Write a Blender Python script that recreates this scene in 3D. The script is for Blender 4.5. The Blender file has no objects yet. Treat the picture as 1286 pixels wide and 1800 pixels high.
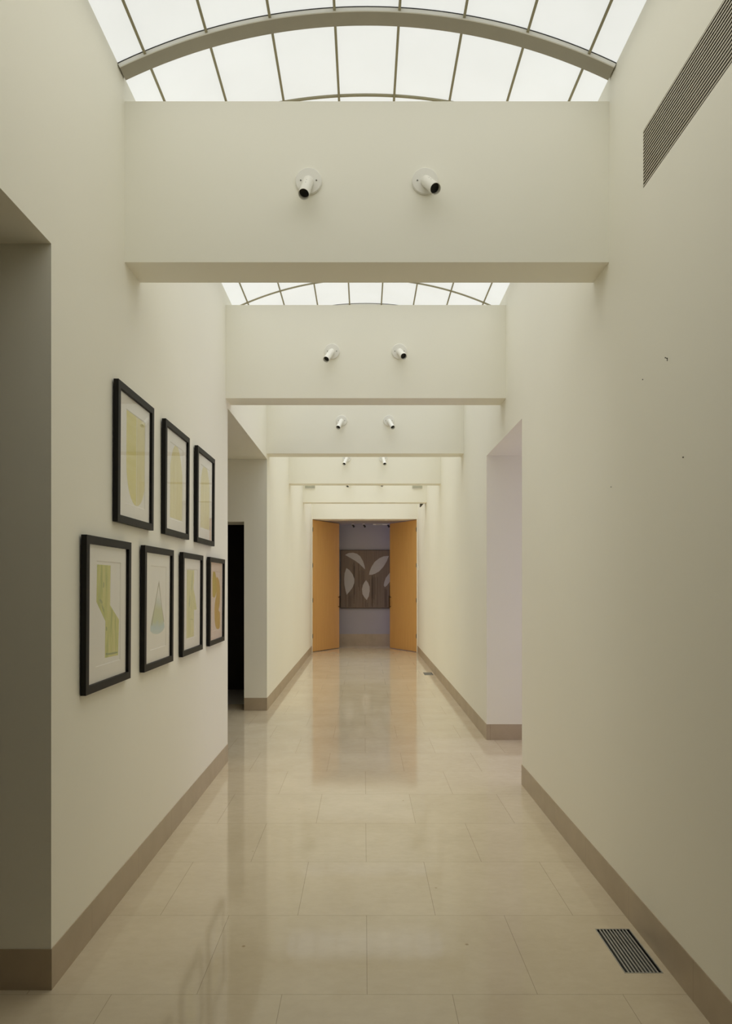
import bpy, bmesh, math, random
from mathutils import Vector, Matrix
random.seed(7)
SC = bpy.context.scene
COL = SC.collection

# ------------------------------------------------------------------ camera, world, exposure
cam = bpy.data.cameras.new('camera')
cam_o = bpy.data.objects.new('camera', cam)
COL.objects.link(cam_o)
EYE = 1.467
cam_o.location = (0, 0, EYE)
cam_o.rotation_euler = (math.pi / 2, 0, 0)
cam.sensor_width = 36
cam.lens = 36 * 1252 / 1800          # vertical frame: AUTO fits the long side
cam.shift_x = 0.0019
cam.shift_y = 0.0711
cam.clip_start = 0.02
SC.camera = cam_o

SC.view_settings.view_transform = 'Standard'
SC.view_settings.look = 'None'
SC.view_settings.gamma = 1
SC.view_settings.use_curve_mapping = False
SC.view_settings.exposure = 0.0
try:
    SC.cycles.max_bounces = 20
    SC.cycles.diffuse_bounces = 16
    SC.cycles.glossy_bounces = 6
    SC.cycles.caustics_reflective = False
    SC.cycles.caustics_refractive = False
    SC.cycles.sample_clamp_indirect = 4
except Exception:
    pass

w = bpy.data.worlds.new('world')
SC.world = w
w.use_nodes = True
w.node_tree.nodes['Background'].inputs[0].default_value = (0.75, 0.85, 1, 1)
w.node_tree.nodes['Background'].inputs[1].default_value = 0.3

SKYLIGHT = 0.755         # radiance of the backlit skylight panels
SIDE_WINDOW = 1.6       # daylight window at the end of the right side passage
CROSS_WINDOW = 3.6      # daylight window at the end of the cross corridor behind the doors

# added fill lamps just under the panels, standing in for daylight in each bay
BAY_POWER = [5.6, 9.6, 11.2, 12.0, 12.2, 13.8]
for k, p in enumerate(BAY_POWER):
    la = bpy.data.lights.new('skylight_bay_fill', 'AREA')
    la.shape = 'RECTANGLE'
    la.size = 2.15
    la.size_y = 2.10
    la.energy = p
    la.color = [(1.0, 0.955, 0.81), (0.98, 0.98, 0.93), (0.95, 0.985, 1.0)][min(k, 2)]
    la.spread = math.radians(165 if k == 0 else 95)
    lo = bpy.data.objects.new('skylight_bay_fill', la)
    COL.objects.link(lo)
    lo.location = (0.0135, 3.372 + 2.455 * (k - 1) + 0.228 + 1.11, 3.862)

# ------------------------------------------------------------------ materials
def new_mat(name):
    m = bpy.data.materials.new(name)
    m.use_nodes = True
    nt = m.node_tree
    return m, nt, nt.nodes['Principled BSDF']

def ramp(nt, stops):
    r = nt.nodes.new('ShaderNodeValToRGB')
    els = r.color_ramp.elements
    while len(els) < len(stops):
        els.new(0.5)
    for e, (p, c) in zip(els, stops):
        e.position = p
        e.color = (*c, 1)
    return r

def coords(nt, scale=(1, 1, 1), loc=(0, 0, 0), rot=(0, 0, 0)):
    tc = nt.nodes.new('ShaderNodeTexCoord')
    mp = nt.nodes.new('ShaderNodeMapping')
    mp.inputs['Scale'].default_value = scale
    mp.inputs['Location'].default_value = loc
    mp.inputs['Rotation'].default_value = rot
    nt.links.new(tc.outputs['Object'], mp.inputs['Vector'])
    return mp

def noise(nt, vec, scale, detail=4, rough=0.55):
    n = nt.nodes.new('ShaderNodeTexNoise')
    n.inputs['Scale'].default_value = scale
    n.inputs['Detail'].default_value = detail
    n.inputs['Roughness'].default_value = rough
    nt.links.new(vec.outputs['Vector'], n.inputs['Vector'])
    return n

def simple(name, col, rough=0.5, metal=0.0, var=0.04, scale=6.0, spec=0.5, bump=0.0):
    """a plain colour with faint procedural mottling"""
    m, nt, b = new_mat(name)
    mp = coords(nt)
    n = noise(nt, mp, scale)
    lo = tuple(max(0, c * (1 - var)) for c in col)
    hi = tuple(min(1, c * (1 + var)) for c in col)
    r = ramp(nt, [(0.3, lo), (0.7, hi)])
    nt.links.new(n.outputs['Fac'], r.inputs['Fac'])
    nt.links.new(r.outputs['Color'], b.inputs['Base Color'])
    b.inputs['Roughness'].default_value = rough
    b.inputs['Metallic'].default_value = metal
    b.inputs['Specular IOR Level'].default_value = spec
    if bump:
        bp = nt.nodes.new('ShaderNodeBump')
        bp.inputs['Strength'].default_value = bump
        bp.inputs['Distance'].default_value = 0.001
        n2 = noise(nt, mp, 180, 2)
        nt.links.new(n2.outputs['Fac'], bp.inputs['Height'])
        nt.links.new(bp.outputs['Normal'], b.inputs['Normal'])
    return m

def stone_floor():
    m, nt, b = new_mat('limestone_tiles')
    mp = coords(nt, loc=(-0.011, -2.551 + 0.61, 0))
    br = nt.nodes.new('ShaderNodeTexBrick')
    br.offset = 0.5
    br.offset_frequency = 2
    br.squash = 1.0
    br.inputs['Scale'].default_value = 1.0
    br.inputs['Brick Width'].default_value = 0.61
    br.inputs['Row Height'].default_value = 0.61
    br.inputs['Mortar Size'].default_value = 0.0012
    br.inputs['Mortar Smooth'].default_value = 0.3
    br.inputs['Bias'].default_value = 0.0
    br.inputs['Color1'].default_value = (0.655, 0.565, 0.415, 1)
    br.inputs['Color2'].default_value = (0.68, 0.59, 0.44, 1)
    br.inputs['Mortar'].default_value = (0.40, 0.325, 0.225, 1)
    nt.links.new(mp.outputs['Vector'], br.inputs['Vector'])
    plain = coords(nt)
    n1 = noise(nt, plain, 2.6, 6, 0.6)
    n2 = noise(nt, coords(nt, scale=(1, 1.6, 1)), 16, 5, 0.65)
    r1 = ramp(nt, [(0.3, (0.90, 0.885, 0.86)), (0.7, (1.0, 1.0, 1.0))])
    r2 = ramp(nt, [(0.35, (0.95, 0.94, 0.925)), (0.65, (1.0, 1.0, 1.0))])
    nt.links.new(n1.outputs['Fac'], r1.inputs['Fac'])
    nt.links.new(n2.outputs['Fac'], r2.inputs['Fac'])
    # a few small fossil flecks
    vo = nt.nodes.new('ShaderNodeTexVoronoi')
    vo.inputs['Scale'].default_value = 3.2
    nt.links.new(plain.outputs['Vector'], vo.inputs['Vector'])
    r3 = ramp(nt, [(0.012, (0.62, 0.55, 0.45)), (0.03, (1, 1, 1))])
    nt.links.new(vo.outputs['Distance'], r3.inputs['Fac'])
    def mul(a, c):
        x = nt.nodes.new('ShaderNodeMix')
        x.data_type = 'RGBA'
        x.blend_type = 'MULTIPLY'
        x.inputs['Factor'].default_value = 1
        nt.links.new(a, x.inputs['A'])
        nt.links.new(c, x.inputs['B'])
        return x.outputs['Result']
    o = mul(mul(mul(br.outputs['Color'], r1.outputs['Color']), r2.outputs['Color']), r3.outputs['Color'])
    nt.links.new(o, b.inputs['Base Color'])
    rr = nt.nodes.new('ShaderNodeMapRange')
    rr.inputs['To Min'].default_value = 0.05
    rr.inputs['To Max'].default_value = 0.095
    nt.links.new(n1.outputs['Fac'], rr.inputs['Value'])
    nt.links.new(rr.outputs['Result'], b.inputs['Roughness'])
    b.inputs['Specular IOR Level'].default_value = 0.7
    bp = nt.nodes.new('ShaderNodeBump')
    bp.inputs['Strength'].default_value = 0.35
    bp.inputs['Distance'].default_value = 0.001
    bp.invert = True
    nt.links.new(br.outputs['Fac'], bp.inputs['Height'])
    nt.links.new(bp.outputs['Normal'], b.inputs['Normal'])
    return m

def base_stone():
    m, nt, b = new_mat('limestone_skirting')
    mp = coords(nt)
    n1 = noise(nt, mp, 3.5, 6, 0.6)
    r1 = ramp(nt, [(0.3, (0.40, 0.325, 0.23)), (0.7, (0.49, 0.405, 0.30))])
    nt.links.new(n1.outputs['Fac'], r1.inputs['Fac'])
    # vertical joints every 0.61 m along the wall (x + y runs along either wall direction)
    sep = nt.nodes.new('ShaderNodeSeparateXYZ')
    nt.links.new(mp.outputs['Vector'], sep.inputs['Vector'])
    add = nt.nodes.new('ShaderNodeMath'); add.operation = 'ADD'
    nt.links.new(sep.outputs['X'], add.inputs[0]); nt.links.new(sep.outputs['Y'], add.inputs[1])
    pp = nt.nodes.new('ShaderNodeMath'); pp.operation = 'MODULO'
    ad2 = nt.nodes.new('ShaderNodeMath'); ad2.operation = 'ADD'; ad2.inputs[1].default_value = 61.0
    nt.links.new(add.outputs[0], ad2.inputs[0])
    nt.links.new(ad2.outputs[0], pp.inputs[0]); pp.inputs[1].default_value = 0.61
    ls = nt.nodes.new('ShaderNodeMath'); ls.operation = 'LESS_THAN'; ls.inputs[1].default_value = 0.002
    nt.links.new(pp.outputs[0], ls.inputs[0])
    mx = nt.nodes.new('ShaderNodeMix'); mx.data_type = 'RGBA'
    nt.links.new(ls.outputs[0], mx.inputs['Factor'])
    nt.links.new(r1.outputs['Color'], mx.inputs['A'])
    mx.inputs['B'].default_value = (0.27, 0.2, 0.13, 1)
    nt.links.new(mx.outputs['Result'], b.inputs['Base Color'])
    b.inputs['Roughness'].default_value = 0.35
    return m

def wood(name, c1, c2, rough=0.38):
    m, nt, b = new_mat(name)
    mp = coords(nt, scale=(22, 22, 0.7))
    n = noise(nt, mp, 2.0, 6, 0.6)
    r = ramp(nt, [(0.25, c1), (0.75, c2)])
    nt.links.new(n.outputs['Fac'], r.inputs['Fac'])
    nt.links.new(r.outputs['Color'], b.inputs['Base Color'])
    b.inputs['Roughness'].default_value = rough
    return m

def emitter(name, col, strength, var=0.03, scale=1.7):
    m, nt, b = new_mat(name)
    mp = coords(nt)
    n = noise(nt, mp, scale, 4, 0.6)
    r = ramp(nt, [(0.3, tuple(c * (1 - var) for c in col)), (0.7, col)])
    nt.links.new(n.outputs['Fac'], r.inputs['Fac'])
    nt.links.new(r.outputs['Color'], b.inputs['Emission Color'])
    b.inputs['Emission Strength'].default_value = strength
    b.inputs['Base Color'].default_value = (0.25, 0.25, 0.235, 1)
    b.inputs['Roughness'].default_value = 0.6
    return m

def clear_glass():
    m, nt, b = new_mat('picture_glass')
    out = nt.nodes['Material Output']
    nt.nodes.remove(b)
    tr = nt.nodes.new('ShaderNodeBsdfTransparent')
    gl = nt.nodes.new('ShaderNodeBsdfGlossy')
    gl.inputs['Roughness'].default_value = 0.01
    fr = nt.nodes.new('ShaderNodeFresnel')
    # same reflectance on the front and the back face of the pane
    ge = nt.nodes.new('ShaderNodeNewGeometry')
    mr = nt.nodes.new('ShaderNodeMapRange')
    mr.inputs['To Min'].default_value = 1.26
    mr.inputs['To Max'].default_value = 1 / 1.26
    nt.links.new(ge.outputs['Backfacing'], mr.inputs['Value'])
    nt.links.new(mr.outputs['Result'], fr.inputs['IOR'])
    mx = nt.nodes.new('ShaderNodeMixShader')
    nt.links.new(fr.outputs[0], mx.inputs[0])
    nt.links.new(tr.outputs[0], mx.inputs[1])
    nt.links.new(gl.outputs[0], mx.inputs[2])
    nt.links.new(mx.outputs[0], out.inputs['Surface'])
    return m

def watercolour(name, stops, scale=(3, 26, 3), vertical=None, nscale=2.0):
    """washes of paint: streaks of two or three tints; vertical = colour stops up the sheet (z)"""
    m, nt, b = new_mat(name)
    mp = coords(nt, scale=scale)
    n = noise(nt, mp, nscale, 5, 0.6)
    r = ramp(nt, stops)
    nt.links.new(n.outputs['Fac'], r.inputs['Fac'])
    col = r.outputs['Color']
    if vertical:
        p = coords(nt)
        sep = nt.nodes.new('ShaderNodeSeparateXYZ')
        nt.links.new(p.outputs['Vector'], sep.inputs['Vector'])
        nz = noise(nt, p, 14, 3)
        ma = nt.nodes.new('ShaderNodeMath'); ma.operation = 'MULTIPLY_ADD'
        nt.links.new(nz.outputs['Fac'], ma.inputs[0]); ma.inputs[1].default_value = 0.05
        nt.links.new(sep.outputs['Z'], ma.inputs[2])
        r2 = ramp(nt, vertical)
        nt.links.new(ma.outputs[0], r2.inputs['Fac'])
        mx = nt.nodes.new('ShaderNodeMix'); mx.data_type = 'RGBA'
        mx.inputs['Factor'].default_value = 0.92
        nt.links.new(col, mx.inputs['A'])
        nt.links.new(r2.outputs['Color'], mx.inputs['B'])
        col = mx.outputs['Result']
    nt.links.new(col, b.inputs['Base Color'])
    b.inputs['Roughness'].default_value = 0.8
    return m

M = {}
M['wall'] = simple('cream_wall_paint', (0.902, 0.888, 0.806), 0.6, var=0.008, scale=1.2, spec=0.25, bump=0.04)
M['soffit'] = M['wall']
M['floor'] = stone_floor()
M['base'] = base_stone()
M['grey_wall'] = simple('cool_grey_wall_paint', (0.40, 0.385, 0.43), 0.6, var=0.01)
M['absorber_wall'] = simple('light_absorbing_dark_brown', (0.05, 0.037, 0.025), 0.6)  # dark finish made up for unseen walls, to absorb light
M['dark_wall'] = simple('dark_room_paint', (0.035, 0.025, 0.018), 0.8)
M['dark_floor'] = simple('dark_grey_floor', (0.50, 0.49, 0.46), 0.35)
M['panel'] = emitter('translucent_skylight_panel', (0.985, 1.0, 0.955), SKYLIGHT, var=0.06, scale=2.6)
M['rib'] = simple('shaded_steel_rib', (0.36, 0.33, 0.26), 0.5)  # soffit shade is put into this darker rib colour
M['bar'] = simple('skylight_glazing_bar', (0.33, 0.30, 0.19), 0.5)
M['gasket'] = simple('black_rubber_gasket', (0.012, 0.012, 0.01), 0.6)
M['white_metal'] = simple('white_enamelled_metal', (0.80, 0.79, 0.74), 0.4)
M['lamp_dark'] = simple('dark_lamp_interior', (0.012, 0.011, 0.01), 0.5)
M['screw'] = simple('grey_screw', (0.16, 0.15, 0.13), 0.4, metal=0.6)
M['door_wood'] = wood('honey_maple_veneer', (0.63, 0.345, 0.112), (0.72, 0.43, 0.155))
M['bronze'] = simple('dark_bronze', (0.055, 0.035, 0.02), 0.4, metal=0.7)
M['frame'] = simple('black_frame_wood', (0.008, 0.0075, 0.0065), 0.5, var=0.1, scale=20, spec=0.22)
M['glass'] = clear_glass()
M['mat'] = simple('white_mat_board', (0.90, 0.88, 0.84), 0.85, var=0.01)
M['paper'] = simple('white_watercolour_paper', (0.90, 0.88, 0.84), 0.85, var=0.015, scale=14)
M['pink_paper'] = simple('pinkish_watercolour_paper', (0.74, 0.65, 0.57), 0.85, var=0.015, scale=14)
M['grille'] = simple('beige_anodised_louvre', (0.60, 0.56, 0.46), 0.45, var=0.02)
M['duct'] = simple('duct_shade_black', (0.01, 0.009, 0.007), 0.8)  # shade between bars and slats is put into this black
M['vent_steel'] = simple('brushed_steel', (0.42, 0.42, 0.39), 0.4, metal=0.5)
M['sage'] = simple('grey_green_metal', (0.47, 0.47, 0.38), 0.5)
M['dark_plastic'] = simple('dark_olive_plastic', (0.10, 0.095, 0.07), 0.5)
M['dim_light'] = emitter('small_downlight_lens', (1.0, 0.85, 0.6), 1.2)
M['side_light'] = emitter('side_window_daylight', (0.66, 0.62, 1.0), SIDE_WINDOW)
M['cross_light'] = emitter('cross_window_daylight', (0.54, 0.53, 1.0), CROSS_WINDOW)
M['canvas'] = watercolour('taupe_drip_canvas', [(0.30, (0.14, 0.103, 0.078)), (0.45, (0.20, 0.153, 0.12)), (0.75, (0.235, 0.182, 0.145))], scale=(34, 1, 0.55), nscale=1.6)
M['leaf_paint'] = simple('pale_grey_leaf_paint', (0.48, 0.465, 0.46), 0.7, var=0.03)
M['drip'] = simple('dark_brown_paint', (0.09, 0.065, 0.05), 0.6)
M['canvas_edge'] = simple('dark_brown_frame', (0.06, 0.042, 0.03), 0.6)
M['w_yellow'] = watercolour('pale_olive_yellow_wash', [(0.3, (0.72, 0.65, 0.18)), (0.5, (0.78, 0.71, 0.24)), (0.72, (0.82, 0.755, 0.33))], scale=(3, 2, 14))
M['w_yellow2'] = watercolour('pale_straw_wash', [(0.3, (0.74, 0.66, 0.29)), (0.5, (0.79, 0.72, 0.37)), (0.72, (0.81, 0.75, 0.43))], scale=(3, 12, 1.5))
M['w_green'] = watercolour('leaf_green_wash', [(0.27, (0.20, 0.26, 0.07)), (0.38, (0.45, 0.50, 0.11)), (0.52, (0.62, 0.62, 0.16)), (0.72, (0.76, 0.68, 0.28))], scale=(2, 16, 2.2))
M['w_lime'] = watercolour('lime_wash', [(0.26, (0.38, 0.40, 0.10)), (0.38, (0.62, 0.62, 0.21)), (0.55, (0.73, 0.70, 0.30)), (0.75, (0.80, 0.74, 0.42))], scale=(2, 18, 1.8))
M['w_ochre'] = watercolour('ochre_wash', [(0.3, (0.52, 0.40, 0.12)), (0.5, (0.62, 0.50, 0.18)), (0.72, (0.68, 0.57, 0.25))], scale=(2, 18, 3))
M['w_olive'] = watercolour('olive_wash', [(0.3, (0.46, 0.45, 0.10)), (0.6, (0.62, 0.58, 0.20))], scale=(2, 18, 3))
M['w_stroke'] = watercolour('moss_green_brush_stroke', [(0.3, (0.20, 0.25, 0.08)), (0.7, (0.42, 0.46, 0.15))], scale=(2, 20, 6))
M['w_stroke2'] = watercolour('pale_moss_brush_stroke', [(0.3, (0.36, 0.40, 0.13)), (0.7, (0.58, 0.60, 0.22))], scale=(2, 20, 6))
M['w_line'] = simple('olive_ink_line', (0.36, 0.33, 0.22), 0.8)
M['w_cone'] = watercolour('green_to_blue_wash', [(0.3, (0.5, 0.52, 0.4)), (0.7, (0.6, 0.6, 0.5))],
    vertical=[(0.20, (0.62, 0.72, 0.70)), (0.235, (0.46, 0.62, 0.68)), (0.275, (0.55, 0.62, 0.36)), (0.335, (0.58, 0.61, 0.34)), (0.375, (0.66, 0.71, 0.66)), (0.41, (0.88, 0.86, 0.82))])

# ------------------------------------------------------------------ geometry helpers
def finish(name, bm, mat, parent=None, loc=(0, 0, 0), smooth=False, bevel=0.0, kind=None):
    bmesh.ops.recalc_face_normals(bm, faces=bm.faces)
    me = bpy.data.meshes.new(name)
    bm.to_mesh(me)
    bm.free()
    o = bpy.data.objects.new(name, me)
    COL.objects.link(o)
    o.location = loc
    me.materials.append(mat)
    if smooth:
        for p in me.polygons:
            p.use_smooth = True
        try:
            me.set_sharp_from_angle(angle=math.radians(35))
        except Exception:
            pass
    if bevel:
        b = o.modifiers.new('bevel', 'BEVEL')
        b.width = bevel
        b.segments = 2
        b.limit_method = 'ANGLE'
    if parent is not None:
        o.parent = parent
    if kind:
        o['kind'] = kind
    return o

def box(bm, x0, x1, y0, y1, z0, z1):
    v = [bm.verts.new((x, y, z)) for x in (x0, x1) for y in (y0, y1) for z in (z0, z1)]
    for f in ((0, 1, 3, 2), (4, 6, 7, 5), (0, 4, 5, 1), (2, 3, 7, 6), (0, 2, 6, 4), (1, 5, 7, 3)):
        bm.faces.new([v[i] for i in f])

def boxes(*bs):
    bm = bmesh.new()
    for b in bs:
        box(bm, *b)
    return bm

def slab(axis, t0, t1, u0, u1, v0, v1, holes=()):
    """a solid panel with rectangular holes. axis 'x': u=y, v=z; 'y': u=x, v=z; 'z': u=x, v=y"""
    us = sorted({u0, u1, *[h[0] for h in holes], *[h[1] for h in holes]})
    vs = sorted({v0, v1, *[h[2] for h in holes], *[h[3] for h in holes]})
    us = [u for u in us if u0 <= u <= u1]
    vs = [v for v in vs if v0 <= v <= v1]
    def solid(i, j):
        if i < 0 or j < 0 or i >= len(us) - 1 or j >= len(vs) - 1:
            return False
        cu, cv = (us[i] + us[i + 1]) / 2, (vs[j] + vs[j + 1]) / 2
        return not any(h[0] < cu < h[1] and h[2] < cv < h[3] for h in holes)
    bm = bmesh.new()
    cache = {}
    def P(t, u, v):
        k = (t, u, v)
        if k not in cache:
            co = {'x': (t, u, v), 'y': (u, t, v), 'z': (u, v, t)}[axis]
            cache[k] = bm.verts.new(co)
        return cache[k]
    for i in range(len(us) - 1):
        for j in range(len(vs) - 1):
            if not solid(i, j):
                continue
            a, b, c, d = us[i], us[i + 1], vs[j], vs[j + 1]
            for t in (t0, t1):
                bm.faces.new([P(t, a, c), P(t, b, c), P(t, b, d), P(t, a, d)])
            for (di, dj, p, q) in ((-1, 0, (a, c), (a, d)), (1, 0, (b, c), (b, d)), (0, -1, (a, c), (b, c)), (0, 1, (a, d), (b, d))):
                if not solid(i + di, j + dj):
                    bm.faces.new([P(t0, *p), P(t0, *q), P(t1, *q), P(t1, *p)])
    return bm

def lathe(bm, profile, mat4=None, seg=32):
    """revolve (r, h) profile about local z, closed at r=0 ends"""
    mat4 = mat4 or Matrix.Identity(4)
    rings = []
    for r, h in profile:
        if r < 1e-6:
            rings.append([bm.verts.new(mat4 @ Vector((0, 0, h)))])
        else:
            rings.append([bm.verts.new(mat4 @ Vector((r * math.cos(2 * math.pi * k / seg), r * math.sin(2 * math.pi * k / seg), h))) for k in range(seg)])
    for a, b in zip(rings, rings[1:]):
        for k in range(seg):
            k2 = (k + 1) % seg
            if len(a) == 1 and len(b) == 1:
                continue
            if len(a) == 1:
                bm.faces.new([a[0], b[k], b[k2]])
            elif len(b) == 1:
                bm.faces.new([a[k], b[0], a[k2]])
            else:
                bm.faces.new([a[k], b[k], b[k2], a[k2]])

def align(origin, direction):
    q = Vector((0, 0, 1)).rotation_difference(Vector(direction).normalized())
    return Matrix.Translation(origin) @ q.to_matrix().to_4x4()

def thing(name, label, cat, loc, group=None, kind=None):
    o = bpy.data.objects.new(name, None)
    o.empty_display_size = 0.05
    COL.objects.link(o)
    o.location = loc
    return tag(o, label, cat, group, kind)

def tag(o, label=None, cat=None, group=None, kind=None):
    if label:
        o['label'] = label
    if cat:
        o['category'] = cat
    if group:
        o['group'] = group
    if kind:
        o['kind'] = kind
    return o

def struct(name, bm, mat, label=None, bevel=0.0):
    return tag(finish(name, bm, mat, bevel=bevel), label, None, None, 'structure')

# ------------------------------------------------------------------ the corridor shell
XL, XR, XC = -1.1325, 1.1595, 0.0135
TL, TR = -1.3985, 1.4195              # outer faces of the side walls
Y0, YE = -0.9, 15.45                  # back and end of the corridor
SPRING = 3.867
OPEN_L1 = (0.30, 2.58, 2.703)
OPEN_L2 = (5.918, 8.311, 2.934)
OPEN_R = (5.233, 6.740, 2.689)
GRILLE = (0.55, 2.96, 3.115, 3.354)
VENTS = [(0.984, 1.130, 2.690, 3.036), (0.984, 1.130, 11.57, 11.92)]

floor = struct('floor', slab('z', -0.12, 0.0, -4.2, 4.2, Y0 - 0.2, 17.3,
    holes=[v for v in VENTS] + [(-3.2, TL, 8.75, 10.2)]), M['floor'], 'polished beige limestone tile floor')
struct('floor_dark_room', boxes((-3.2, TL, 8.75, 10.2, -0.12, -0.001)), M['dark_floor'], 'dark grey floor of the unlit room past the left doorway')

struct('wall_left', slab('x', TL, XL, Y0, YE, 0, SPRING + 0.03,
    holes=[(OPEN_L1[0], OPEN_L1[1], 0, OPEN_L1[2]), (OPEN_L2[0], OPEN_L2[1], 0, OPEN_L2[2])]), M['wall'], 'long cream left corridor wall')
struct('wall_right', slab('x', XR, TR, Y0, YE, 0, SPRING + 0.03,
    holes=[(OPEN_R[0], OPEN_R[1], 0, OPEN_R[2]), GRILLE]), M['wall'], 'long cream right corridor wall')
DOOR = (-1.120, 1.143, 2.894)
struct('wall_end', slab('y', YE, YE + 0.40, TL, TR, 0, 4.3, holes=[(DOOR[0], DOOR[1], 0, DOOR[2])]), M['wall'], 'cream end wall around the double doorway')
struct('wall_back', boxes((-4.2, 4.2, Y0 - 0.15, Y0, 0, 4.3)), M['absorber_wall'])  # unseen; kept close and dark to dim the near corridor
struct('ceiling', boxes((TL, TR, Y0, 0.917, SPRING + 0.03, SPRING + 0.15)), M['wall'])

# side spaces seen through the openings
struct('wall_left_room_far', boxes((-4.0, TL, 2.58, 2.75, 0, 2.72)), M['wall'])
struct('wall_left_room_side', boxes((-4.15, -4.0, Y0, 2.75, 0, 2.85)), M['absorber_wall'])  # unseen; made dark so the left room stays dim
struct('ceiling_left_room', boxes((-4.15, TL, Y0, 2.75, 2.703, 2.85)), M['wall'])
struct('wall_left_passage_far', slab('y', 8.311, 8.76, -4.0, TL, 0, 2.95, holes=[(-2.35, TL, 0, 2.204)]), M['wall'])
struct('wall_left_passage_near', boxes((-4.0, TL, 5.77, 5.918, 0, 2.95)), M['absorber_wall'])  # unseen; dark finish cuts bounce onto the passage ceiling
struct('wall_left_passage_side', boxes((-4.15, -4.0, 5.77, 8.76, 0, 2.95)), M['absorber_wall'])  # unseen; made dark to dim the passage
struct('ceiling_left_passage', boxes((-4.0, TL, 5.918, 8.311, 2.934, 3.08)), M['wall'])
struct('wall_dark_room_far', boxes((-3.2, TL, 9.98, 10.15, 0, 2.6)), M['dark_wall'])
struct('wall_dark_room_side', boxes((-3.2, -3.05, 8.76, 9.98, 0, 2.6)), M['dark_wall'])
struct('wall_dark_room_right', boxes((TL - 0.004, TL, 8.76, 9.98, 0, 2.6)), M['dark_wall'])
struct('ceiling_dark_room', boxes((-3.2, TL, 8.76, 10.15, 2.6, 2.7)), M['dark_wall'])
struct('wall_right_passage_far', boxes((TR, 3.75, 6.74, 6.90, 0, 2.70)), M['wall'])
struct('wall_right_passage_near', boxes((TR, 3.75, 5.08, 5.233, 0, 2.70)), M['wall'])
struct('ceiling_right_passage', boxes((TR, 3.75, 5.08, 6.90, 2.689, 2.83)), M['wall'])
w2 = tag(finish('window_2', boxes((3.70, 3.75, 5.233, 6.74, 0.15, 2.689)), M['side_light']), 'tall daylit window at the end of the right side passage', None, None, 'structure')
finish('window_frame', boxes((3.66, 3.70, 5.233, 5.30, 0.15, 2.689), (3.66, 3.70, 6.67, 6.74, 0.15, 2.689), (3.66, 3.70, 5.30, 6.67, 0.15, 0.22), (3.66, 3.70, 5.30, 6.67, 2.62, 2.689)), M['bronze'], w2)
struct('wall_right_passage_side', boxes((3.64, 3.75, 5.233, 6.74, 0, 0.15)), M['wall'])
# cross corridor behind the doors
YF = 17.04
struct('wall_cross_corridor_far', boxes((-3.2, 4.1, YF, YF + 0.15, 0, 3.05)), M['grey_wall'])
struct('wall_cross_corridor_near_left', boxes((-3.2, TL, YE + 0.25, YE + 0.40, 0, 3.05)), M['grey_wall'])
struct('wall_cross_corridor_near_right', boxes((TR, 4.1, YE + 0.25, YE + 0.40, 0, 3.05)), M['grey_wall'])
struct('wall_cross_corridor_side', boxes((-3.35, -3.2, YE + 0.25, YF + 0.15, 0, 3.05)), M['grey_wall'])
struct('ceiling_cross_corridor', boxes((-3.2, 4.1, YE + 0.40, YF, 2.894, 3.05)), M['grey_wall'])
w3 = tag(finish('window_3', boxes((4.05, 4.10, YE + 0.40, YF, 0.0, 2.894)), M['cross_light']), 'daylit window at the right end of the cross corridor', None, None, 'structure')

# skirting
BH, BT = 0.148, 0.003
def skirting(name, *bs):
    return struct(name, boxes(*bs), M['base'])
skirting('baseboard_left', (XL, XL + BT, OPEN_L1[1] - BT, OPEN_L2[0] + BT, 0, BH), (TL - 2.5, XL, OPEN_L1[1] - BT, OPEN_L1[1], 0, BH))
skirting('baseboard_left_end', (XL, XL + BT, OPEN_L2[1] - BT, YE, 0, BH), (TL, XL, OPEN_L2[1] - BT, OPEN_L2[1], 0, BH))
skirting('baseboard_left_back', (XL, XL + BT, Y0, OPEN_L1[0], 0, BH))
skirting('baseboard_right', (XR - BT, XR, Y0, OPEN_R[0] + BT, 0, BH))
skirting('baseboard_right_end', (XR - BT, XR, OPEN_R[1] - BT, YE, 0, BH), (XR, 3.6, OPEN_R[1] - BT, OPEN_R[1], 0, BH))
skirting('baseboard_cross_corridor', (-3.2, 4.05, YF - 0.004, YF, 0, 0.29))

# ceiling beams
BEAM_Y = [3.372 + 2.455 * k for k in range(-1, 5)]
BZ0, BZ1, BD = EYE + 1.527, EYE + 2.289, 0.228
ORD = ['behind the viewpoint', 'nearest the viewpoint', 'second from the viewpoint', 'third from the viewpoint', 'fourth from the viewpoint', 'last before the end wall']
for y, s in zip(BEAM_Y, ORD):
    struct('ceiling_beam', boxes((XL, XR, y, y + BD, BZ0, BZ1)), M['wall'], 'deep cream cross beam under the skylight, ' + s)

# ------------------------------------------------------------------ barrel skylight
R, CZ, TH = 2.655, EYE + 2.66 - 2.655, 0.4466
S0, S1 = 0.917, YE
def arc_strip(bm, r0, r1, y0, y1, th=TH, n=48, t0=None):
    """curved solid between radii r0 < r1 and y0..y1"""
    t0 = -th if t0 is None else t0
    pr = None
    first = None
    for k in range(n + 1):
        t = t0 + (th - t0) * k / n
        s, c = math.sin(t), math.cos(t)
        q = [bm.verts.new((XC + r * s, y, CZ + r * c)) for r, y in ((r0, y0), (r1, y0), (r1, y1), (r0, y1))]
        if pr:
            for i in range(4):
                j = (i + 1) % 4
                bm.faces.new([pr[i], pr[j], q[j], q[i]])
        else:
            first = q
        pr = q
    bm.faces.new(first)
    bm.faces.new(pr)

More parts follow.
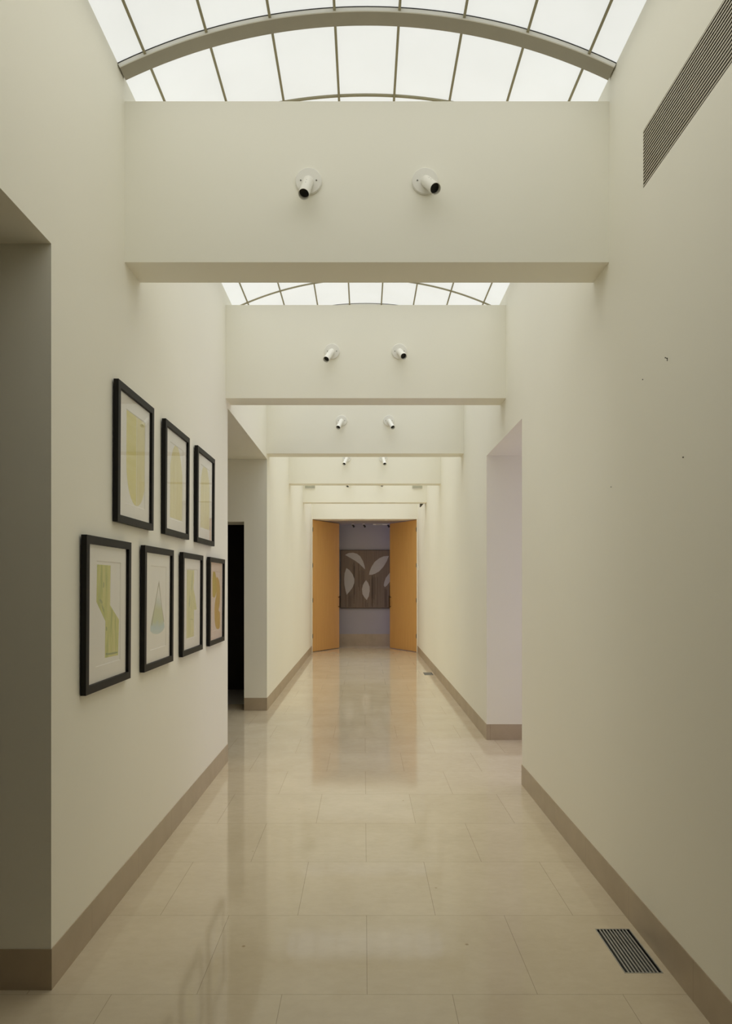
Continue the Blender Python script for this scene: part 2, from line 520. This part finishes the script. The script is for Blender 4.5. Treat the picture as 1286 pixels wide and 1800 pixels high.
win = thing('window_1', 'arched skylight of white translucent panels along the corridor', None, (0, 0, 0), None, 'structure')
bm = bmesh.new(); arc_strip(bm, R, R + 0.012, S0, S1, th=TH + 0.03)
finish('glazing', bm, M['panel'], win, smooth=True)
STEP = 0.1133
for k in range(-4, 4):
    t = (k + 0.5) * STEP
    bm = bmesh.new()
    hw = 0.0062 / R
    arc_strip(bm, R - 0.016, R + 0.001, S0, S1, th=t + hw, t0=t - hw, n=1)
    finish('glazing_bar', bm, M['bar'], win)
PER = 3.45
for k in range(0, 4):
    yr = 3.28 + PER * k
    bm = bmesh.new(); arc_strip(bm, R - 0.020, R + 0.001, yr, yr + 0.083)
    finish('rib', bm, M['rib'], win, smooth=True)
    bm = bmesh.new(); arc_strip(bm, R - 0.004, R + 0.001, yr - 0.007, yr)
    finish('gasket', bm, M['gasket'], win, smooth=True)
    bm = bmesh.new(); arc_strip(bm, R - 0.0205, R - 0.0045, yr - 0.006, yr + 0.0005)
    finish('rib_face_lit', bm, M['white_metal'], win, smooth=True)  # pale strip paints the lit front face onto the dark rib
    for yy in (yr + 0.575, yr - 0.555):
        if S0 < yy < S1 and not (k == 0 and yy < 3):
            bm = bmesh.new(); arc_strip(bm, R - 0.010, R + 0.001, yy, yy + 0.012)
            finish('cross_bar', bm, M['bar'], win, smooth=True)

# ------------------------------------------------------------------ double doors
def make_door(name, hinge_x, sgn, label):
    d = thing(name, label, 'door', (hinge_x, YE + 0.05, 0), 'double doors', 'structure')
    L, T = 1.125, 0.045
    a = math.acos(0.543 / L)
    d.rotation_euler = (0, 0, a if sgn > 0 else math.pi - a)
    # local x along the leaf; the corridor face lies on the -y side (left leaf) or the +y side (right leaf)
    f = -1 if sgn > 0 else 1
    y0, y1 = sorted((0.0, -f * T))
    finish('leaf', boxes((0, L, y0, y1, 0.012, 2.882)), M['door_wood'], d, bevel=0.002)
    bm = bmesh.new()
    hx = L - 0.045
    yo = f * 0.045
    lathe(bm, [(0, 0.935), (0.011, 0.935), (0.011, 1.215), (0, 1.215)], Matrix.Translation((hx, yo, 0)), 12)
    for z in (0.965, 1.185):
        lathe(bm, [(0, 0), (0.008, 0), (0.008, 0.047), (0, 0.047)], align((hx, 0, z), (0, f, 0)), 10)
    finish('pull_handle', bm, M['bronze'], d, smooth=True)
    for z in (0.35, 1.13, 1.89, 2.67):
        bm = bmesh.new()
        lathe(bm, [(0, z - 0.045), (0.006, z - 0.045), (0.006, z + 0.045), (0, z + 0.045)], Matrix.Translation((0.002, f * 0.004, 0)), 10)
        finish('hinge', bm, M['bronze'], d, smooth=True)
    return d
make_door('door_1', -1.117, 1, 'left leaf of the honey wood double doors, standing open')
make_door('door_2', 1.140, -1, 'right leaf of the honey wood double doors, standing open')

# ------------------------------------------------------------------ framed watercolours on the left wall
FW, FH, FM = 0.546, 0.643, 0.034
def poly(bm, pts, x, t=0.0004):
    a = [bm.verts.new((x, u, v)) for u, v in pts]
    b = [bm.verts.new((x + t, u, v)) for u, v in pts]
    bm.faces.new(b)
    n = len(pts)
    for i in range(n):
        bm.faces.new([a[i], a[(i + 1) % n], b[(i + 1) % n], b[i]])

def smooth_poly(pts, it=2):
    for _ in range(it):
        q = []
        for i in range(len(pts)):
            a, b = pts[i], pts[(i + 1) % len(pts)]
            q += [(a[0] * .75 + b[0] * .25, a[1] * .75 + b[1] * .25), (a[0] * .25 + b[0] * .75, a[1] * .25 + b[1] * .75)]
        pts = q
    return pts

def make_picture(y, z, label, shapes, plate=None, paper='paper'):
    p = thing('framed_watercolour', label, 'picture', (XL, y, z), 'black framed watercolours on the left wall')
    p.rotation_euler = (0, 0.006, 0)
    b0, b1 = 0.003, 0.026
    bm = bmesh.new()
    # mitred moulding
    o = [(0, 0), (FW, 0), (FW, FH), (0, FH)]
    i_ = [(FM, FM), (FW - FM, FM), (FW - FM, FH - FM), (FM, FH - FM)]
    def ring(pts, x):
        return [bm.verts.new((x, u, v)) for u, v in pts]
    ob, of, if_, ib = ring(o, b0), ring(o, b1), ring(i_, b1), ring(i_, b0)
    for s, t in ((ob, of), (of, if_), (if_, ib), (ib, ob)):
        for k in range(4):
            k2 = (k + 1) % 4
            bm.faces.new([s[k], s[k2], t[k2], t[k]])
    finish('frame', bm, M['frame'], p, bevel=0.0012)
    pl = plate or (0.142, 0.440, 0.098, 0.544)
    # window mat with a bevelled opening, the sheet lying behind it
    bm = bmesh.new()
    e = FM - 0.004
    bv = 0.003
    out = [(e, e), (FW - e, e), (FW - e, FH - e), (e, FH - e)]
    inn = [(pl[0], pl[2]), (pl[1], pl[2]), (pl[1], pl[3]), (pl[0], pl[3])]
    inb = [(pl[0] + bv, pl[2] + bv), (pl[1] - bv, pl[2] + bv), (pl[1] - bv, pl[3] - bv), (pl[0] + bv, pl[3] - bv)]
    r0, r1, r2, r3 = ring(out, 0.0065), ring(out, 0.0125), ring(inn, 0.0125), ring(inb, 0.0100)
    r4 = ring(inb, 0.0065)
    for q0, q1 in ((r0, r1), (r1, r2), (r2, r3), (r3, r4), (r4, r0)):
        for k in range(4):
            k2 = (k + 1) % 4
            bm.faces.new([q0[k], q0[k2], q1[k2], q1[k]])
    finish('mat_board', bm, M['mat'], p)
    sheet = finish('paper_sheet', boxes((0.0070, 0.0095, pl[0] + bv - 0.0005, pl[1] - bv + 0.0005, pl[2] + bv - 0.0005, pl[3] - bv + 0.0005)), M[paper], p)
    for nm, mk, pts, sm, lift in shapes:
        bm = bmesh.new()
        poly(bm, smooth_poly(pts, 2) if sm else pts, 0.0095 + (lift - 1) * 0.0003)
        finish(nm, bm, M[mk], sheet)
    finish('glass', boxes((0.0165, 0.0180, FM - 0.003, FW - FM + 0.003, FM - 0.003, FH - FM + 0.003)), M['glass'], p)
    return p

UP, LOW = EYE + 0.285, EYE - 0.4425
def half_oval(top_l, top_r, cx, rx, ytop, ybot, n=22):
    pts = [(cx - rx, ytop + top_l)]
    for k in range(n + 1):
        a = math.pi + math.pi * k / n
        pts.append((cx + rx * math.cos(a), ybot + (ytop - 0.25 - ybot) * (1 + math.sin(a))))
    pts.append((cx + rx, ytop + top_r))
    return pts
# split the oval-ended form along its pale centre line
cx, rx = 0.309, 0.150
full = half_oval(0, 0, cx, rx, 0.548, 0.103)
leftp = [q for q in full if q[0] <= cx + 1e-6] + [(cx - 0.0035, 0.103), (cx - 0.0035, 0.548)]
lefth = [full[0]] + [q for q in full[1:-1] if q[0] < cx - 0.004] + [(cx - 0.003, 0.1033), (cx - 0.003, 0.548)]
righth = [(cx + 0.003, 0.548), (cx + 0.003, 0.1033)] + [q for q in full[1:-1] if q[0] > cx + 0.004] + [full[-1]]
make_picture(3.202, UP, 'black framed watercolour of a long yellow round-bottomed form, leftmost of the top row',
    [('painted_shape', 'w_yellow', lefth, False, 1), ('painted_shape', 'w_yellow2', righth, False, 1)])
arch = [(0.145, 0.107), (0.145, 0.390), (0.164, 0.434), (0.184, 0.471), (0.215, 0.513), (0.250, 0.540), (0.284, 0.549), (0.318, 0.541), (0.352, 0.516), (0.388, 0.471), (0.408, 0.434), (0.426, 0.390), (0.426, 0.107)]
make_picture(3.967, UP, 'black framed watercolour of a straw yellow arch, middle of the top row',
    [('painted_shape', 'w_yellow2', arch, False, 1)])
arch2 = [(0.147, 0.111), (0.147, 0.394), (0.168, 0.460), (0.211, 0.520), (0.250, 0.548), (0.290, 0.556), (0.335, 0.548), (0.380, 0.520), (0.418, 0.466), (0.442, 0.400), (0.442, 0.111)]
make_picture(4.731, UP, 'black framed watercolour of a faint yellow arch, rightmost of the top row',
    [('painted_shape', 'w_yellow2', arch2, False, 1)])
make_picture(2.834, LOW, 'black framed watercolour of a bent green band, leftmost of the bottom row',
    [('painted_shape', 'w_green', [(0.155, 0.528), (0.314, 0.528), (0.310, 0.353), (0.425, 0.283), (0.416, 0.122), (0.252, 0.126), (0.2547, 0.285), (0.150, 0.371)], False, 1)] +
    [('brush_stroke', 'w_stroke', q, True, 2) for q in (
        [(0.2276, 0.4578), (0.2384, 0.4499), (0.234, 0.4263), (0.2233, 0.4342)],
        [(0.1777, 0.384), (0.2147, 0.3774), (0.2168, 0.3597), (0.1987, 0.364)],
        [(0.204, 0.36), (0.22, 0.3556), (0.2416, 0.3234), (0.2276, 0.3279)],
        [(0.2602, 0.261), (0.2735, 0.2602), (0.2757, 0.2421), (0.2624, 0.2409)],
        [(0.2602, 0.1476), (0.3026, 0.1415), (0.4079, 0.1397), (0.4103, 0.1311), (0.3026, 0.1334), (0.258, 0.1366)])])
make_picture(3.590, LOW, 'black framed watercolour of a tall cone fading green to blue, in the bottom row',
    [('outline', 'w_line', [(0.3015, 0.4655), (0.231, 0.345), (0.165, 0.232), (0.176, 0.226), (0.237, 0.338), (0.2985, 0.443), (0.350, 0.335), (0.398, 0.232), (0.407, 0.236), (0.3618, 0.3187)], False, 2),
     ('painted_shape', 'w_cone', [(0.2985, 0.446), (0.231, 0.342), (0.160, 0.240), (0.142, 0.204), (0.185, 0.186), (0.232, 0.178), (0.280, 0.175), (0.330, 0.177), (0.375, 0.185), (0.416, 0.202), (0.400, 0.240), (0.3580, 0.3187)], False, 1)])
make_picture(4.348, LOW, 'black framed watercolour of a lime band with a pointed side fin, in the bottom row',
    [('painted_shape', 'w_lime', [(0.153, 0.538), (0.349, 0.538), (0.346, 0.468), (0.3325, 0.427), (0.336, 0.409), (0.372, 0.372), (0.428, 0.278), (0.3495, 0.2768), (0.3495, 0.103), (0.147, 0.103)], False, 1)] +
    [('brush_stroke', 'w_stroke2', q, True, 2) for q in (
        [(0.2378, 0.222), (0.3122, 0.2216), (0.3325, 0.2085), (0.3122, 0.2135), (0.2378, 0.2188)],
        [(0.2888, 0.5238), (0.3122, 0.5222), (0.2921, 0.4274), (0.2656, 0.3956), (0.2722, 0.4355)],
        [(0.2135, 0.3329), (0.2378, 0.38), (0.2492, 0.3719), (0.2378, 0.3045), (0.2135, 0.2974)])])
make_picture(5.110, LOW, 'black framed watercolour of ochre rounded leaves, rightmost of the bottom row',
    [('painted_shape', 'w_ochre', [(0.279, 0.497), (0.336, 0.504), (0.406, 0.472), (0.436, 0.415), (0.434, 0.338), (0.4175, 0.281), (0.371, 0.244), (0.4412, 0.232), (0.4364, 0.146), (0.429, 0.101), (0.313, 0.103), (0.257, 0.142), (0.2345, 0.203), (0.2345, 0.272), (0.250, 0.318), (0.300, 0.359), (0.300, 0.434)], True, 1),
     ('painted_shape', 'w_olive', [(0.154, 0.547), (0.2345, 0.547), (0.279, 0.509), (0.302, 0.434), (0.290, 0.369), (0.2235, 0.344), (0.180, 0.352), (0.154, 0.3615)], True, 2)])

# ------------------------------------------------------------------ spotlights on the beams
SPOT_DIRS = [((-0.0146, -0.100, -0.1194), (0.037, -0.113, -0.1015)),
             ((-0.0427, -0.110, -0.1024), (0.0282, -0.129, -0.0834)),
             ((-0.0356, -0.109, -0.1053), (0.0417, -0.109, -0.104)),
             ((-0.0366, -0.107, -0.107), (0.0195, -0.111, -0.1077)),
             ((-0.0448, -0.109, -0.1023), (0.0434, -0.120, -0.0903))]
PLACE = ['nearest beam', 'second beam', 'third beam', 'fourth beam', 'last beam before the doors']
def make_spot(x, y, z, d, label):
    s = thing('spotlight', label, 'spotlight', (x, y, z), 'white spotlights on the beams')
    bm = bmesh.new()
    lathe(bm, [(0, 0), (0.0635, 0), (0.0635, 0.008), (0.060, 0.012), (0.045, 0.0135), (0, 0.0145)], align((0, 0, 0), (0, -1, 0)), 40)
    finish('canopy', bm, M['white_metal'], s, smooth=True)
    D = Vector(d); L = D.length; u = D.normalized()
    bm = bmesh.new()
    prof = [(0, -0.016), (0.012, -0.014), (0.020, -0.006), (0.0245, 0.006), (0.0252, 0.02), (0.0252, L), (0.0236, L), (0.0236, L - 0.030), (0.0228, L - 0.032)]
    lathe(bm, prof, align((0, -0.012, 0), u), 32)
    head = finish('lamp_head', bm, M['white_metal'], s, smooth=True)
    bm = bmesh.new()
    lathe(bm, [(0, L - 0.034), (0.0235, L - 0.034), (0.0235, L - 0.026), (0.017, L - 0.028), (0, L - 0.031)], align((0, -0.012, 0), u), 24)
    finish('bulb', bm, M['lamp_dark'], head, smooth=True)
    for sx in (-1, 1):
        bm = bmesh.new()
        lathe(bm, [(0, 0.012), (0.0038, 0.012), (0.0036, 0.0155), (0, 0.016)], align((sx * 0.037, 0, 0.0), (0, -1, 0)), 12)
        finish('screw', bm, M['screw'], s, smooth=True)
    # two tiny vent holes on the head
    side = u.cross(Vector((1, 0, 0))).normalized()
    if side.z < 0:
        side = -side
    for q in (0.055, 0.085):
        bm = bmesh.new()
        lathe(bm, [(0, 0.0248), (0.0018, 0.0248), (0.0018, 0.0255), (0, 0.0256)], align(Vector((0, -0.012, 0)) + u * q, side), 8)
        finish('vent_hole', bm, M['lamp_dark'], head)
    return s
for y, ds, pl in zip(BEAM_Y[1:], SPOT_DIRS, PLACE):
    for sgn, d, sd in ((-1, ds[0], 'left'), (1, ds[1], 'right')):
        make_spot(XC + sgn * 0.275, y, EYE + 1.907, d, f'white tubular spotlight on a round plate, {sd} one on the {pl}')

# grey boxes on the last beam
for x, sd in ((-1.0, 'left'), (0.985, 'right')):
    b = thing('wall_vent', f'small grey-green vent box on the last beam, {sd} of the spotlights', 'vent', (x, BEAM_Y[5], EYE + 1.78), 'vent boxes on the last beam')
    finish('housing', boxes((-0.09, 0.09, -0.022, 0, 0.012, 0.15)), M['sage'], b, bevel=0.003)
    finish('bottom_lip', boxes((-0.088, 0.092, -0.018, 0, 0.0, 0.009)), M['white_metal'], b)

# wedge device behind the last beam
bm = bmesh.new()
pr = [(0, 0), (0.02, 0), (0.09, 0.085), (0.09, 0.24), (0, 0.24)]
a = [bm.verts.new((x, 0, z)) for x, z in pr]; b_ = [bm.verts.new((x, 0.10, z)) for x, z in pr]
bm.faces.new(a); bm.faces.new(b_)
for i in range(5):
    bm.faces.new([a[i], a[(i + 1) % 5], b_[(i + 1) % 5], b_[i]])
dv = thing('ceiling_speaker', 'small dark wedge-shaped device behind the last beam near the right wall', 'speaker', (1.055, BEAM_Y[5] + BD + 0.02, EYE + 1.475))
finish('body', bm, M['dark_plastic'], dv, bevel=0.003)
finish('bracket', boxes((0.02, 0.07, -0.02, 0.0, 0.12, 0.20)), M['white_metal'], dv)

# ------------------------------------------------------------------ long air grille high on the right wall
g = thing('air_grille', 'long slotted air grille high on the right wall', 'grille', (XR, GRILLE[0], GRILLE[2]))
GL, GH = GRILLE[1] - GRILLE[0], GRILLE[3] - GRILLE[2]
lw = 0.0012
go = 0.0016
finish('duct_box', boxes((0.055, 0.06, go, GL - go, go, GH - go), (0.0015, 0.055, go, GL - go, go, go + lw), (0.0015, 0.055, go, GL - go, GH - go - lw, GH - go), (0.0015, 0.055, GL - go - lw, GL - go, go + lw, GH - go - lw), (0.0015, 0.055, go, go + lw, go + lw, GH - go - lw)), M['duct'], g)  # black liner keeps the gaps between bars in painted shade
N = 17
bm = bmesh.new()
pitch = GH / N
for k in range(N):
    z = pitch * (k + 0.5)
    box(bm, -0.001, 0.0008, 0.001, GL - 0.001, z - 0.0031, z + 0.0031)
finish('louvre_bars', bm, M['grille'], g)

# ------------------------------------------------------------------ floor vents
for v, lb in zip(VENTS, ('steel slotted floor vent in the foreground by the right skirting', 'steel slotted floor vent far down the corridor near the doors')):
    wv, lv = v[1] - v[0], v[3] - v[2]
    t = thing('floor_vent', lb, 'floor vent', (v[0], v[2], 0), 'floor vents along the right wall')
    e = 0.004
    finish('rim', boxes((0, e, 0, lv, -0.03, 0.001), (wv - e, wv, 0, lv, -0.03, 0.001), (e, wv - e, 0, e, -0.03, 0.001), (e, wv - e, lv - e, lv, -0.03, 0.001)), M['vent_steel'], t)
    bm = bmesh.new()
    nb = 9
    p = (wv - 2 * e) / (nb + 1)
    for k in range(nb):
        x = e + p * (k + 1)
        box(bm, x - p * 0.22, x + p * 0.22, e, lv - e, -0.016, 0.0002)
    finish('slats', bm, M['vent_steel'], t)
    finish('duct', boxes((0.001, wv - 0.001, 0.001, lv - 0.001, -0.10, -0.095), (e, e + 0.001, e, lv - e, -0.095, -0.002), (wv - e - 0.001, wv - e, e, lv - e, -0.095, -0.002), (e, wv - e, lv - e - 0.001, lv - e, -0.095, -0.002), (e, wv - e, e, e + 0.001, -0.095, -0.002)), M['duct'], t)  # dark liner added so the slots look shaded

# ------------------------------------------------------------------ painting and fittings beyond the doors
PX0, PX1, PZ0, PZ1 = -0.560, 0.840, 0.905, 2.300
pt = thing('leaf_painting', 'large taupe painting of pale leaf shapes on the wall beyond the doors', 'painting', (PX0, YF, PZ0))
finish('canvas', boxes((0.012, PX1 - PX0 - 0.012, -0.035, -0.004, 0.012, PZ1 - PZ0 - 0.012)), M['canvas'], pt)
pw, ph = PX1 - PX0, PZ1 - PZ0
finish('frame', boxes((0, 0.012, -0.042, -0.001, 0, ph), (pw - 0.012, pw, -0.042, -0.001, 0, ph), (0.012, pw - 0.012, -0.042, -0.001, 0, 0.012), (0.012, pw - 0.012, -0.042, -0.001, ph - 0.012, ph)), M['canvas_edge'], pt)
LEAVES = [
 [(-0.4527, 2.1803), (-0.3719, 2.2234), (-0.2642, 2.2342), (-0.1673, 2.2072), (-0.0919, 2.148), (-0.0273, 2.0349), (0.0104, 1.9272), (0.0244, 1.8357), (-0.0273, 1.8842), (-0.1135, 1.9703), (-0.2104, 2.0403), (-0.3289, 2.1103)],
 [(-0.4204, 1.868), (-0.3504, 1.8195), (-0.275, 1.7226), (-0.2298, 1.6041), (-0.2341, 1.5072), (-0.275, 1.3995), (-0.3504, 1.3026), (-0.415, 1.2272), (-0.4419, 1.3349), (-0.4689, 1.4749), (-0.4742, 1.6149), (-0.4635, 1.7441)],
 [(0.0481, 1.5772), (0.0965, 1.5126), (0.1321, 1.4211), (0.1342, 1.3134), (0.1127, 1.1949), (0.0642, 1.1034), (0.005, 1.1734), (-0.0381, 1.2487), (-0.0488, 1.3564), (-0.0273, 1.4641), (0.0104, 1.5288)],
 [(0.1181, 1.7065), (0.1342, 1.7872), (0.1773, 1.8949), (0.2527, 2.0134), (0.3604, 2.0995), (0.4681, 2.148), (0.5919, 2.1555), (0.5435, 2.0349), (0.4681, 1.9057), (0.3604, 1.7872), (0.2635, 1.7334), (0.1881, 1.7065)],
 [(0.495, 1.4103), (0.4702, 1.4534), (0.4842, 1.5395), (0.5219, 1.6365), (0.6135, 1.7549), (0.6835, 1.8088), (0.7158, 1.8518), (0.705, 1.7441), (0.6619, 1.6365), (0.6081, 1.5288), (0.5435, 1.448)]]
for L_ in LEAVES:
    bm = bmesh.new()
    q = [(x - PX0, z - PZ0) for x, z in L_]
    a = [bm.verts.new((x, -0.035, z)) for x, z in q]; b_ = [bm.verts.new((x, -0.0362, z)) for x, z in q]
    bm.faces.new(b_)
    for i in range(len(q)):
        j = (i + 1) % len(q)
        bm.faces.new([a[i], a[j], b_[j], b_[i]])
    finish('leaf_shape', bm, M['leaf_paint'], pt)

bm = bmesh.new()
rd = random.Random(5)
for cx_, w_, top, n in ((-0.36, 0.13, 1.30, 7), (-0.19, 0.14, 2.02, 7), (-0.06, 0.12, 1.90, 6), (0.06, 0.06, 1.12, 4), (0.17, 0.08, 1.70, 5), (0.25, 0.12, 1.73, 7), (0.53, 0.06, 1.43, 5), (0.62, 0.06, 1.52, 4)):
    for q in range(n):
        x = cx_ + rd.uniform(-w_, w_) / 2 * 1.2 - PX0
        z1 = top - PZ0 - rd.uniform(0.0, 0.10)
        z0 = max(0.03, z1 - rd.uniform(0.35, 1.0))
        hw_ = rd.uniform(0.0022, 0.0050)
        box(bm, x - hw_, x + hw_, -0.0354, -0.0348, z0, z1)
finish('paint_drips', bm, M['drip'], pt)

for x, sd in ((-0.27, 'left'), (-0.01, 'middle'), (0.555, 'right')):
    t = thing('ceiling_spotlight', f'small dark ceiling spotlight above the leaf painting, {sd} of the three', 'spotlight', (x, 16.72, 2.894), 'spotlights above the painting')
    bm = bmesh.new(); lathe(bm, [(0, 0), (0.030, 0), (0.030, -0.012), (0, -0.012)], None, 20)
    finish('canopy', bm, M['white_metal'], t, smooth=True)
    bm = bmesh.new(); lathe(bm, [(0, 0), (0.020, 0), (0.024, 0.075), (0.019, 0.075), (0, 0.06)], align((0, 0, -0.010), (0.5, 0.35, -0.8)), 16)
    finish('lamp_head', bm, M['lamp_dark'], t, smooth=True)
t = thing('ceiling_light', 'pale flat linear fixture on the ceiling above the leaf painting', 'ceiling light', (0.38, 16.72, 2.894))
finish('housing', boxes((-0.17, 0.17, -0.04, 0.04, -0.022, 0.0)), M['white_metal'], t, bevel=0.003)
finish('diffuser', boxes((-0.10, 0.05, -0.042, -0.03, -0.028, -0.010)), M['leaf_paint'], t)

for x, sd in ((-0.452, 'left'), (0.494, 'right')):
    t = thing('downlight', f'small round downlight in the underside of the door opening, {sd} one', 'downlight', (x, 15.68, 2.894), 'downlights in the door opening')
    bm = bmesh.new(); lathe(bm, [(0.032, 0), (0.034, -0.004), (0.024, -0.004), (0.022, -0.0005)], None, 20)
    finish('trim_ring', bm, M['white_metal'], t, smooth=True)
    bm = bmesh.new(); lathe(bm, [(0, -0.002), (0.023, -0.002), (0.023, -0.0005), (0, -0.0005)], None, 20)
    finish('lens', bm, M['dim_light'], t)

# ------------------------------------------------------------------ small things on the right wall
t = thing('wall_switch', 'small white control plate on the right wall beside the open door', 'switch', (XR, 15.24, 1.78))
finish('plate', boxes((-0.034, 0, -0.04, 0.04, 0, 0.115)), M['white_metal'], t, bevel=0.003)
finish('button', boxes((-0.038, -0.034, -0.015, 0.015, 0.04, 0.075)), M['white_metal'], t)

def nail(y, z, r, ln, label, hook=False):
    if hook:
        t = thing('wall_hook', label, 'hook', (XR, y, z))
        bm = bmesh.new(); lathe(bm, [(0, 0), (0.0016, 0), (0.0016, 0.009), (0.0028, 0.009), (0.0028, 0.0105), (0, 0.011)], align((0, 0, 0), (-1, 0, 0.45)), 10)
        finish('nail', bm, M['screw'], t, smooth=True)
        finish('strap', boxes((-0.0015, 0, -0.0025, 0.0025, -0.009, 0.003)), M['screw'], t)
    else:
        bm = bmesh.new(); lathe(bm, [(0, 0), (r, 0), (r, ln), (0, ln * 1.1)], align((0, 0, 0), (-1, 0, 0)), 10)
        o = finish('nail', bm, M['screw'], None, (XR, y, z), smooth=True)
        tag(o, label, 'nail', 'leftover nails in the right wall')
nail(2.724, 2.332, 0, 0, 'tiny metal picture hook on the bare right wall', True)
nail(2.963, 2.321, 0.0022, 0.003, 'tiny nail head in the right wall just left of the hook')
nail(2.586, 1.930, 0.0026, 0.004, 'tiny nail head in the right wall, low and farthest right')
nail(3.342, 1.926, 0.0022, 0.003, 'tiny nail head in the right wall, low and farthest left')
